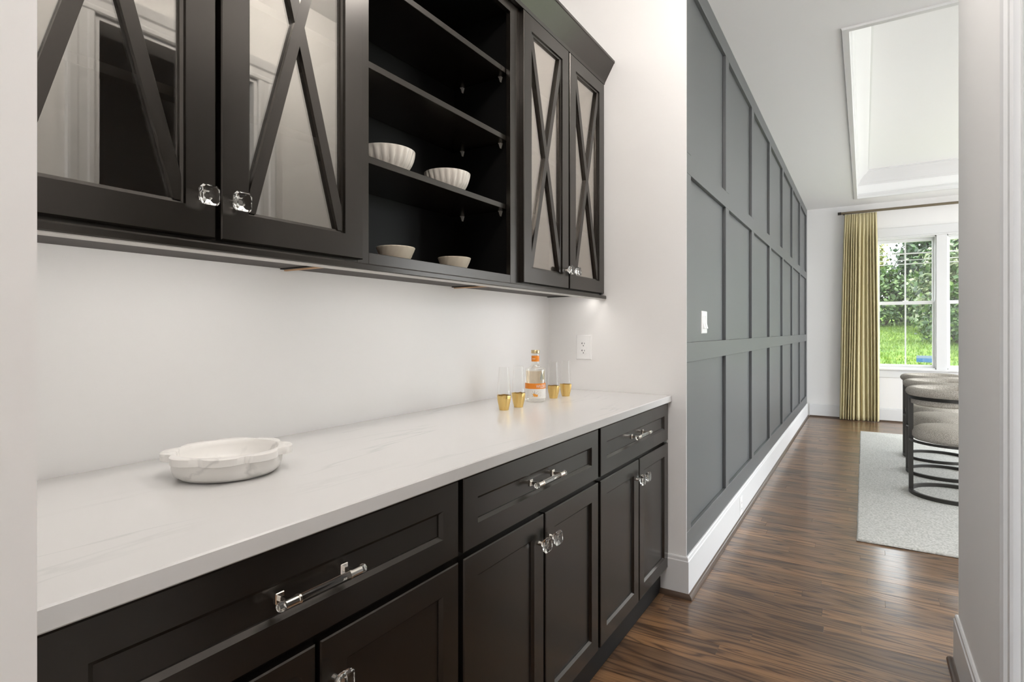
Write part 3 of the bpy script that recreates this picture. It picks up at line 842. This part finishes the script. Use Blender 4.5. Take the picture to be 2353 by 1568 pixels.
def bottle(c):
    t = thing('bottle', c, 'clear liquor bottle with orange neck band and orange WILDER label', 'bottle')
    R = 0.0432
    pr = [(0.036, 0.0), (0.0415, 0.002), (R, 0.007), (R, 0.134), (0.0424, 0.1385), (0.0395, 0.1420), (0.030, 0.1455), (0.0205, 0.1510), (0.0170, 0.158), (0.0160, 0.166), (0.0160, 0.200), (0.0150, 0.203)]
    build('glass_body', MB().lathe(pr, c, 56, None, True, True), 'bottle', t, smooth=40)
    ip = [(0.030, 0.014), (0.0385, 0.016), (0.0400, 0.021), (0.0400, 0.124), (0.0400, 0.1300)]
    build('liquid', MB().lathe(ip, c, 48, None, True, True), 'liquid', t, smooth=40)
    build('cap', MB().lathe([(0.0168, 0.2035), (0.0178, 0.2045), (0.0178, 0.2155), (0.0170, 0.2170), (0.004, 0.2170)], c, 40, None, True, True), 'cap', t, smooth=40)
    n = Vector((-c[0], -c[1], 0)).normalized(); r = Vector((-n.y, n.x, 0))
    def pt(ph, z, RR):
        d = n * math.cos(ph) + r * math.sin(ph)
        return (c[0] + d.x * RR, c[1] + d.y * RR, c[2] + z)
    def patch(p0, p1, z0, z1, RR, seg=40):
        ps = np.linspace(p0, p1, seg)
        return MB().loops([[pt(p, z0, RR) for p in ps], [pt(p, z1, RR) for p in ps]], False)
    D = math.radians
    nb = build('neck_band', patch(D(-178), D(178), 0.1690, 0.1930, 0.0166), 'orange', t, smooth=60)
    build('neck_print', patch(D(-50), D(0), 0.1795, 0.1815, 0.0168, 12), 'paper', nb)
    lb = build('label', patch(D(-100), D(118), 0.016, 0.0560, R + 0.0003), 'paper', t, smooth=60)
    bd = build('label_band', patch(D(-104), D(122), 0.0560, 0.0790, R + 0.0004), 'orange', t, smooth=60)
    # lettering bent round the band
    cu = bpy.data.curves.new('wilder', 'FONT'); cu.body = 'WILDER'; cu.size = 0.0185; cu.space_character = 1.02
    cu.resolution_u = 3
    to = bpy.data.objects.new('wilder', cu); C.objects.link(to)
    dg = bpy.context.evaluated_depsgraph_get()
    me = bpy.data.meshes.new_from_object(to.evaluated_get(dg))
    bm = bmesh.new(); bm.from_mesh(me)
    bmesh.ops.triangulate(bm, faces=bm.faces[:])
    m = MB(); bm.verts.index_update()
    m.add([pt(D(4) + v.co.x * 0.72 / R, 0.0608 + v.co.y, R + 0.0008) for v in bm.verts], [[v.index for v in f.verts] for f in bm.faces])
    bm.free(); bpy.data.objects.remove(to); bpy.data.meshes.remove(me); bpy.data.curves.remove(cu)
    build('lettering', m, 'paper', bd)
    def disc(s0, z0, rad, RR, k=18, sx=1.0):
        ps = [(s0 + rad * sx * math.cos(2 * PI * i / k), z0 + rad * math.sin(2 * PI * i / k)) for i in range(k)]
        return MB().add([pt(s_ / R, z, RR) for s_, z in ps], [tuple(range(k))])
    fr = disc(-0.0025, 0.0300, 0.0062, R + 0.0006); q = disc(0.0055, 0.0285, 0.0052, R + 0.0007); fr.add(q.v, q.f)
    q = disc(-0.0065, 0.0335, 0.0035, R + 0.0007); fr.add(q.v, q.f)
    build('fruit_print', fr, 'fruit', lb)
    sp = MB()
    def stroke(s0, z0, s1, z1, w_):
        L_ = math.hypot(s1 - s0, z1 - z0); nx, nz = -(z1 - z0) / L_ * w_, (s1 - s0) / L_ * w_
        sp.add([pt(a / R, b2, R + 0.0006) for a, b2 in ((s0 - nx, z0 - nz), (s0 + nx, z0 + nz), (s1 + nx * .3, z1 + nz * .3), (s1 - nx * .3, z1 - nz * .3))], [(0, 1, 2, 3)])
    for (a, z, b2, z2, w_) in ((-0.003, 0.037, -0.0025, 0.050, 0.0016), (-0.006, 0.037, -0.014, 0.049, 0.0008), (0.002, 0.037, 0.013, 0.048, 0.0008), (-0.009, 0.030, -0.017, 0.038, 0.0009), (-0.008, 0.027, -0.015, 0.023, 0.0008), (0.009, 0.033, 0.017, 0.041, 0.0006)):
        stroke(a, z, b2, z2, w_)
    for i in range(9):
        stroke(0.019, 0.022 + i * 0.0034, 0.031 + 0.003 * math.sin(i * 2), 0.022 + i * 0.0034, 0.00035)
        stroke(-0.036, 0.022 + i * 0.0034, -0.024 + 0.003 * math.sin(i * 3), 0.022 + i * 0.0034, 0.00030)
    build('sprig_print', sp, 'ink', lb)
    lf = [(0.0, 0.038), (0.0035, 0.026), (0.0062, 0.014), (0.0062, 0.006), (0.0040, 0.0), (-0.0040, 0.0), (-0.0062, 0.006), (-0.0062, 0.014), (-0.0035, 0.026)]
    lm = MB().add([pt((0.0285 + s_ * 1.3) / R, 0.0905 + z * 0.98, R + 0.0004) for s_, z in lf], [tuple(range(len(lf)))])
    build('leaf_print', lm, 'leafprint', t)
bottle((-1.178, 2.0505, 0.9152))

# ------------------------------------------------------------------ outlet, switch
t = thing('wall_outlet', (-1.195, YE, 1.131), 'white duplex outlet on the end wall behind the glasses', 'outlet')
L = []
for k, d in ((0, 0.0), (0, 0.003), (0.004, 0.006)):
    L.append([(-1.237 + k, YE - d, 1.069 + k), (-1.153 - k, YE - d, 1.069 + k), (-1.153 - k, YE - d, 1.193 - k), (-1.237 + k, YE - d, 1.193 - k)])
build('cover_plate', MB().loops(L, True, True, True), 'plastic', t)
rc = build('receptacle', MB().box(-1.2115, -1.1785, YE - 0.0085, YE - 0.006, 1.0975, 1.1645, 0.001), 'plastic', t)
for zc in (1.150, 1.114):
    build('slot', MB().box(-1.2040, -1.2015, YE - 0.0090, YE - 0.0084, zc - 0.004, zc + 0.005).box(-1.2065, -1.2040, YE - 0.0090, YE - 0.0084, zc - 0.0008, zc + 0.0018), 'slot', rc)
    build('slot', MB().box(-1.1905, -1.1885, YE - 0.0090, YE - 0.0084, zc - 0.004, zc + 0.004), 'slot', rc)
    g = MB().lathe([(0.0026, 0)], (0, 0, 0), 12, cap0=True)
    g.v = [(x - 1.1955, YE - 0.0090, zc - 0.0115 + y) for x, y, z in g.v]
    build('ground_hole', g, 'slot', rc)

t = thing('light_switch', (GP, 2.975, 1.258), 'white rocker light switch on the grey wall', 'switch')
sx = GP
L = []
for k, d in ((0, 0.0), (0, 0.003), (0.003, 0.006)):
    L.append([(sx + d, 2.920 + k, 1.200 + k), (sx + d, 3.030 - k, 1.200 + k), (sx + d, 3.030 - k, 1.316 - k), (sx + d, 2.920 + k, 1.316 - k)])
build('cover_plate', MB().loops(L, True, True, True), 'plastic', t)
for yc in (2.952, 2.998):
    pol = [(sx + 0.006, 1.224), (sx + 0.0145, 1.226), (sx + 0.0075, 1.258), (sx + 0.0085, 1.292), (sx + 0.006, 1.292)]
    build('rocker', MB().prism(pol, 'y', yc - 0.0165, yc + 0.0165), 'plastic', t)

bf = GREY + 0.0135
t = thing('baseboard_outlet', (bf, 3.825, 0.04), 'small white outlet set in the baseboard under the grey wall', 'outlet')
build('cover_plate', MB().box(bf, bf + 0.004, 3.790, 3.860, 0.028, 0.143, 0.0015), 'plastic', t)
rc = build('receptacle', MB().box(bf + 0.004, bf + 0.0065, 3.808, 3.842, 0.052, 0.119, 0.001), 'plastic', t)
for zc in (0.104, 0.068):
    for yy in (3.818, 3.832):
        build('slot', MB().box(bf + 0.0064, bf + 0.0069, yy - 0.001, yy + 0.001, zc - 0.004, zc + 0.004), 'slot', rc)

# ------------------------------------------------------------------ curtain and rod
YC = YF - 0.105
t = thing('curtain_rod', (1.2, YC, 2.81), 'bronze curtain rod above the dining room window', 'curtain rod')
build('rod', MB().rod((-0.262, YC, 2.815), (2.70, YC, 2.815), 0.0165, 16), 'brass', t, smooth=40)
build('finial', MB().rod((-0.302, YC, 2.815), (-0.262, YC, 2.815), 0.0195, 16), 'iron', t, smooth=40)
build('finial', MB().rod((2.70, YC, 2.815), (2.74, YC, 2.815), 0.0195, 16), 'iron', t, smooth=40)
for xx in (-0.235, 1.215, 2.66):
    build('bracket', MB().box(xx - 0.010, xx + 0.010, YC + 0.014, YF, 2.805, 2.825, 0.002), 'brass', t)
def curtain(xt0, xt1, xb0, xb1, nf, seed, label):
    rr = random.Random(seed)
    nu, nv = nf * 12, 46
    ws = [rr.uniform(0.6, 1.5) for _ in range(nf)]
    cum = np.concatenate([[0], np.cumsum(ws)]); cum /= cum[-1]
    depth = [rr.uniform(0.55, 1.0) for _ in range(nf)]
    skew = [rr.uniform(-0.5, 0.5) for _ in range(nf)]
    rows = []
    for j in range(nv + 1):
        v = j / nv
        z = 2.793 - v * (2.793 - 0.006)
        x0 = xt0 + (xb0 - xt0) * (v ** 0.8); x1 = xt1 + (xb1 - xt1) * (v ** 0.8)
        amp = 0.012 + 0.066 * min(1, (v * 7)) * (0.75 + 0.25 * v)
        row = []
        for i in range(nu + 1):
            u = i / nu
            k = min(nf - 1, int(np.searchsorted(cum, u, 'right') - 1))
            s_ = (u - cum[k]) / (cum[k + 1] - cum[k])
            fold = depth[k] * (0.5 - 0.5 * math.cos(2 * PI * s_))
            fine = 0.004 * math.sin(u * nf * 4 * PI + 2 * math.sin(k)) * max(0, 1 - v * 8)
            drift = 0.006 * math.sin(u * 9 + v * 4 + seed) * v
            bulge = skew[k] * 0.010 * math.sin(2 * PI * s_) * v
            row.append((x0 + (x1 - x0) * u + drift + bulge, YC - 0.012 - amp * fold + fine + 0.020, z + (0.006 * depth[k] if j == nv else 0)))
        rows.append(row)
    o = build('curtain', MB().loops(rows, False), 'curtain', None, label, 'curtain', smooth=60)
    md = o.modifiers.new('thickness', 'SOLIDIFY'); md.thickness = 0.0025
    return o
curtain(-0.222, 0.146, -0.288, 0.178, 12, 4, 'pleated gold linen curtain hanging left of the window')

# ------------------------------------------------------------------ rug and chairs
def rug():
    x0, x1, y0, y1 = -0.036, 2.75, 3.775, 7.86
    m = MB()
    n = 60
    rr = random.Random(3)
    def ring(ins, z, jit):
        pts = []
        for i in range(n): pts.append((x0 + ins + (x1 - x0 - 2 * ins) * i / n, y0 + ins + rr.uniform(-jit, jit), z))
        for i in range(n): pts.append((x1 - ins + rr.uniform(-jit, jit), y0 + ins + (y1 - y0 - 2 * ins) * i / n, z))
        for i in range(n): pts.append((x1 - ins - (x1 - x0 - 2 * ins) * i / n, y1 - ins + rr.uniform(-jit, jit), z))
        for i in range(n): pts.append((x0 + ins + rr.uniform(-jit, jit), y1 - ins - (y1 - y0 - 2 * ins) * i / n, z))
        return pts
    m.loops([ring(0.004, 0.0005, 0.001), ring(0.0, 0.006, 0.002), ring(0.003, 0.0125, 0.0015), ring(0.010, 0.0145, 0.001)], True, True, True)
    build('rug', m, 'rug', None, 'pale ivory rug under the dining chairs', 'rug', smooth=60)
rug()

def chair(label):
    R = 0.275
    t = thing('dining_chair', (0, 0, 0), label, 'chair', 'barrel dining chairs in a row')
    cx = R
    def arc(a0, a1, r0, r1, z0, z1, n=48, close=False):
        L = []
        an = np.linspace(a0, a1, n)
        for a in an:
            ca, sa = math.cos(a), math.sin(a)
            L.append([(cx + r0 * ca, r0 * sa, z0), (cx + r1 * ca, r1 * sa, z0), (cx + r1 * ca, r1 * sa, z1), (cx + r0 * ca, r0 * sa, z1)])
        m = MB()
        if close: L[-1] = L[0]; return m.loops(L, True)
        return m.loops(L, True, True, True)
    build('base_ring', arc(0, 2 * PI, R - 0.022, R, 0.0, 0.026, 72, True), 'iron', t, smooth=30, weld=True)
    for a in (PI, PI - 2.45, PI + 2.45):
        ca, sa = math.cos(a), math.sin(a)
        u = Vector((ca, sa, 0)); w_ = Vector((-sa, ca, 0))
        pts = [u * (R + e) + w_ * h for e, h in ((-0.028, -0.016), (0.0, -0.016), (0.0, 0.016), (-0.028, 0.016))]
        zt = 0.742
        L = [[(cx + p.x, p.y, z) for p in pts] for z in (0.0, zt)]
        build('leg', MB().loops(L, True, True, True), 'iron', t)
    build('seat_ring', arc(0, 2 * PI, R - 0.014, R - 0.001, 0.385, 0.402, 72, True), 'iron', t, smooth=30, weld=True)
    pr = [(0.05, 0.392), (0.20, 0.392), (0.245, 0.402), (0.257, 0.425), (0.257, 0.455), (0.246, 0.480), (0.215, 0.497), (0.15, 0.506), (0.02, 0.510)]
    build('seat', MB().lathe(pr, (cx, 0, 0), 56, None, True, True), 'fabric', t, smooth=60)
    a0, a1 = PI - 2.5, PI + 2.5
    build('back_band', arc(a0, a1, R - 0.010, R + 0.001, 0.700, 0.722, 56), 'iron', t, smooth=30)
    # upholstered back panel, lower edge curved
    L = []
    for a in np.linspace(a0 + 0.05, a1 - 0.05, 56):
        e = abs(a - PI) / 2.45
        zb = 0.655 + 0.03 * e ** 4
        ca, sa = math.cos(a), math.sin(a)
        L.append([(cx + r * ca, r * sa, z) for r, z in ((R - 0.052, zb + 0.012), (R - 0.034, zb), (R - 0.012, zb + 0.010), (R - 0.010, 0.745), (R - 0.050, 0.745))])
    build('back_panel', MB().loops(L, True, True, True), 'fabric', t, smooth=60)
    L = []
    an = np.linspace(a0 - 0.04, a1 + 0.04, 64)
    for i, a in enumerate(an):
        e = min(i, len(an) - 1 - i) / 7.0
        s_ = 0.35 + 0.65 * min(1, e) ** 0.5
        ca, sa = math.cos(a), math.sin(a)
        L.append([(cx + (R - 0.020 + 0.042 * s_ * math.cos(q)) * ca, (R - 0.020 + 0.042 * s_ * math.cos(q)) * sa, 0.752 + 0.033 * s_ * math.sin(q)) for q in np.linspace(0, 2 * PI, 15)[:-1]])
    build('top_roll', MB().loops(L, True, True, True), 'fabric', t, smooth=60)
    return t
ch = chair('nearest barrel dining chair with speckled seat on the ivory rug')
ch.location = (0.284, 5.116, 0.0146); WORLD[ch.name] = np.array(ch.location)
dup(ch, (0.304, 5.845, 0.0146), 0.0, 'middle barrel dining chair, between the nearest chair and the one by the window')
dup(ch, (0.318, 6.560, 0.0146), 0.0, 'farthest barrel dining chair in the row, closest to the window')

# ------------------------------------------------------------------ ceiling lights added out of view to brighten the rooms
def added_downlight(x, y, z, label, power, col, r=0.065, spread=150):  # unseen kitchen lights behind the camera, added as fill
    t = thing('added_ceiling_light', (x, y, z), label, 'light', 'added fill lights in the kitchen ceiling')
    build('trim_ring', MB().lathe([(r, 0), (r + 0.022, 0), (r + 0.020, -0.004), (r, -0.006)], (x, y, z - 0.0005), 36, None, False, False), 'trim', t, smooth=40)
    build('lens', MB().lathe([(r, -0.002), (0.01, -0.003)], (x, y, z), 36, None, False, True), 'bulb', t)
    area('added_ceiling_lamp', t, (x, y, z - 0.012), 2 * r, 2 * r, power, col, (0, 0, 0), 'DISK', spread)
def flush(x, y, label):  # unseen globes, shaped to throw more light on the passage walls
    t = thing('added_globe_light', (x, y, CZ - 0.21), label, 'light', 'added globe lights in the passage')
    build('canopy', MB().lathe([(0.055, CZ - 0.035), (0.06, CZ - 0.025), (0.06, CZ - 0.0005)], (x, y, 0), 24, None, True, True), 'chrome', t, smooth=40)
    build('globe', MB().lathe([(0.09 * math.sin(a_), -0.09 * math.cos(a_)) for a_ in np.linspace(0.12, PI - 0.12, 14)], (x, y, CZ - 0.12), 28, None, True, True), 'globe_s', t, smooth=60)
WARM = (1.0, 0.945, 0.885)
NEUT = (1.0, 0.97, 0.94)
flush(-0.28, 0.60, 'added white globe light over the near end of the passage')
flush(-0.28, 1.70, 'added white globe light over the far end of the passage')
for i, (x, y) in enumerate(((-1.6, -1.6), (0.0, -1.6), (1.8, -1.6), (-1.6, -3.6), (0.0, -3.6), (1.8, -3.6))):
    added_downlight(x, y, CZ, ['added kitchen fill light left near the passage', 'added kitchen fill light in front of the passage', 'added kitchen fill light right near the passage', 'added kitchen fill light at the left rear', 'added kitchen fill light at the middle rear', 'added kitchen fill light at the right rear'][i], 8, NEUT, r=0.09, spread=170)
# globe pendant added behind the right wall, unseen, to brighten the dining room
px_, py_, pz_ = 1.50, 6.95, 1.50
t = thing('added_pendant_lamp', (px_, py_, pz_), 'white globe pendant lamp added out of view to brighten the dining room', 'lamp')
build('canopy', MB().lathe([(0.06, TZ - 0.03), (0.065, TZ - 0.02), (0.065, TZ - 0.001)], (px_, py_, 0), 24, None, True, True), 'brass', t, smooth=40)
build('cord', MB().rod((px_, py_, pz_ + 0.16), (px_, py_, TZ - 0.03), 0.005, 8), 'iron', t)
build('globe', MB().lathe([(0.16 * math.sin(a_), -0.16 * math.cos(a_)) for a_ in np.linspace(0.12, PI - 0.12, 16)], (px_, py_, pz_), 32, None, True, True), 'globe', t, smooth=60)

# ------------------------------------------------------------------ outdoors
def gz(x, y):
    z = 0.35 + 0.10 * (y - 10.5) if y > 10.5 else 0.35 - 0.1 * (10.5 - y)
    return z + 0.05 * math.sin(x * 0.9 + y * 0.5) + 0.03 * math.sin(x * 2.1 - y * 1.3)
g = MB(); nx, ny = 60, 60
rows = [[(-14 + 34 * i / nx, 9.4 + 26 * j / ny, gz(-14 + 34 * i / nx, 9.4 + 26 * j / ny)) for i in range(nx + 1)] for j in range(ny + 1)]
g.loops(rows, False)
grd = struct('ground', g, 'lawn', 'bright green lawn sloping up outside the window', 'lawn', smooth=60, base=False)

pv = MB().box(4.45, 16, -12, 9.4, -0.5, -0.32); pv.box(-3.4, 4.45, -12, -5.15, -0.5, -0.32)  # unseen pale ground, added so light bounced indoors stays neutral
struct('added_pavement', pv, 'paving', 'pale paving added beside the house out of view to bounce daylight', 'paving', base=False)

def mesh_from_np(name, v, f, mat, parent=None, label=None, cat=None, group=None, kind=None):
    lo, hi = v.min(0), v.max(0); org = (lo + hi) / 2
    if parent is None: org[2] = lo[2]
    me = bpy.data.meshes.new(name)
    me.from_pydata((v - org).tolist(), [], f.tolist()); me.update()
    me.materials.append(M[mat])
    o = bpy.data.objects.new(name, me); C.objects.link(o)
    return _place(o, org, parent, label, cat, group, kind)

def leaves(pts, out, size, rng):
    n = len(pts)
    d = out + rng.normal(0, 0.7, (n, 3)); d[:, 2] += 0.35
    d /= np.linalg.norm(d, axis=1)[:, None]
    t_ = rng.normal(0, 1, (n, 3)); t_ -= (t_ * d).sum(1)[:, None] * d
    t_ /= np.linalg.norm(t_, axis=1)[:, None]
    s_ = np.cross(d, t_)
    ln = (size * rng.uniform(0.6, 1.3, n))[:, None]; wd_ = ln * rng.uniform(0.45, 0.7, n)[:, None]
    v = np.stack([pts - t_ * ln * 0.5, pts + s_ * wd_ * 0.5 - d * wd_ * 0.12, pts + t_ * ln * 0.5, pts - s_ * wd_ * 0.5 - d * wd_ * 0.12], 1).reshape(-1, 3)
    f = np.arange(4 * n).reshape(-1, 4)
    return v, f

def bush(name, x, y, rx, ry, rz, n, size, mat, label, cat, seed, group, z_off=0.0, trunk=None):
    rng = np.random.default_rng(seed)
    z0 = gz(x, y) + z_off
    t = thing(name, (x, y, gz(x, y) - 0.02), label, cat, group)
    k = 60
    cd = rng.normal(0, 1, (k, 3)); cd /= np.linalg.norm(cd, axis=1)[:, None]
    cd[:, 2] = np.abs(cd[:, 2]) * 1.1 - 0.25
    cr_ = rng.uniform(0.55, 1.0, k)
    idx = rng.integers(0, k, n)
    p = cd[idx] * cr_[idx][:, None] + rng.normal(0, 0.13, (n, 3))
    out = cd[idx] + rng.normal(0, 0.3, (n, 3))
    pts = p * np.array([rx, ry, rz]) + np.array([x, y, z0 + rz * 0.45])
    keep = pts[:, 2] > gz(x, y) + 0.03
    v, f = leaves(pts[keep], out[keep], size, rng)
    mesh_from_np('foliage', v, f, mat, t, kind='stuff')
    st = MB()
    base = (x, y, gz(x, y) - 0.02)
    if trunk:
        st.rod(base, (x + 0.05, y, z0 + rz * 0.6), trunk, 10, trunk * 0.5)
    for j in range(5):
        a = rng.uniform(0, 2 * PI)
        q0 = base if not trunk else (x, y, z0 + rz * 0.1)
        st.rod(q0, (x + rx * 0.6 * math.cos(a), y + ry * 0.6 * math.sin(a), z0 + rz * 0.75), 0.02 + (trunk or 0) * 0.3, 6, 0.006)
    build('trunk' if trunk else 'stem', st, 'bark', t)
    return t

SH = 'shrubs on the bank outside the window'
bush('shrub', 1.80, 16.0, 0.72, 0.7, 0.95, 3200, 0.13, 'leaf_a', 'leafy mid green shrub low on the bank, behind the blue sign', 'shrub', 1, SH)
bush('shrub', 2.75, 14.2, 0.8, 0.8, 1.35, 3200, 0.13, 'leaf_b', 'dark green shrub seen in the second window', 'shrub', 2, SH)
bush('shrub', 2.05, 19.0, 1.0, 0.9, 1.8, 4500, 0.16, 'leaf_d', 'pale green shrub in the middle of the bank', 'shrub', 3, SH)
bush('shrub', 0.55, 21.4, 1.1, 0.9, 1.35, 4500, 0.15, 'leaf_a', 'broad mid green shrub at the top of the lawn', 'shrub', 4, SH)
bush('shrub', 3.9, 20.4, 1.0, 1.0, 2.1, 4500, 0.16, 'leaf_a', 'tall mid green shrub right of the pale shrub', 'shrub', 5, SH)
bush('shrub', -2.0, 22.6, 1.0, 0.9, 1.7, 4500, 0.16, 'leaf_b', 'dark green shrub left of the lawn top, behind the curtain', 'shrub', 6, SH)
bush('shrub', 5.2, 17.3, 1.3, 1.2, 2.1, 4500, 0.17, 'leaf_a', 'big green shrub far right on the bank', 'shrub', 7, SH)
bush('shrub', -4.2, 20.5, 1.4, 1.2, 2.2, 4500, 0.17, 'leaf_a', 'big green shrub far left on the bank', 'shrub', 8, SH)
TG = 'trees at the top of the bank outside the window'
bush('tree', 2.75, 25.2, 1.9, 1.3, 2.1, 11000, 0.20, 'leaf_b', 'dark green tree rising above the shrubs in the window', 'tree', 21, TG, 0.8, 0.14)
bush('tree', -0.1, 28.0, 1.0, 0.9, 1.7, 6000, 0.17, 'leaf_c', 'yellow-green young tree beside the curtain edge', 'tree', 22, TG, 0.9, 0.08)
bush('tree', 7.0, 25.0, 2.0, 1.5, 2.2, 10000, 0.21, 'leaf_a', 'mid green tree right of the dark tree', 'tree', 23, TG, 0.8, 0.14)
bush('tree', -3.8, 26.5, 2.2, 1.5, 2.0, 9000, 0.21, 'leaf_b', 'dark green tree far left beyond the lawn', 'tree', 24, TG, 0.8, 0.14)
bush('tree', 11.8, 24.0, 2.2, 1.6, 2.2, 9000, 0.22, 'leaf_b', 'dark green tree far right beyond the lawn', 'tree', 25, TG, 0.8, 0.15)

# grass blades on the visible slope
n = 26000
rng = np.random.default_rng(77)
gx = rng.uniform(-1.5, 4.0, n); gy = rng.uniform(11.5, 22.5, n)
gzv = np.array([gz(a, b_) for a, b_ in zip(gx, gy)])
hh = rng.uniform(0.03, 0.075, n); an = rng.uniform(0, 2 * PI, n)
b0 = np.stack([gx, gy, gzv], 1); wv_ = np.stack([np.cos(an), np.sin(an), np.zeros(n)], 1) * 0.010
tp = b0 + np.stack([rng.normal(0, 0.02, n), rng.normal(0, 0.02, n), hh], 1)
v = np.stack([b0 - wv_, b0 + wv_, tp], 1).reshape(-1, 3)
mesh_from_np('grass', v, np.arange(3 * n).reshape(-1, 3), 'grass', grd, kind='stuff')

# yard sign
sx_, sy_ = 0.948, 12.8
t = thing('yard_sign', (sx_, sy_, gz(sx_, sy_)), 'small blue yard sign stuck in the lawn outside', 'sign')
gzz = gz(sx_, sy_)
build('sign_board', MB().box(sx_ - 0.12, sx_ + 0.12, sy_ - 0.006, sy_, gzz + 0.03, gzz + 0.105, 0.001), 'signblue', t)
build('sign_header', MB().box(sx_ - 0.12, sx_ + 0.12, sy_ - 0.006, sy_, gzz + 0.105, gzz + 0.155, 0.001), 'signtop', t)
for e in (-0.09, 0.09):
    build('stake', MB().rod((sx_ + e, sy_ + 0.003, gzz - 0.03), (sx_ + e, sy_ + 0.003, gzz + 0.15), 0.003, 6), 'iron', t)
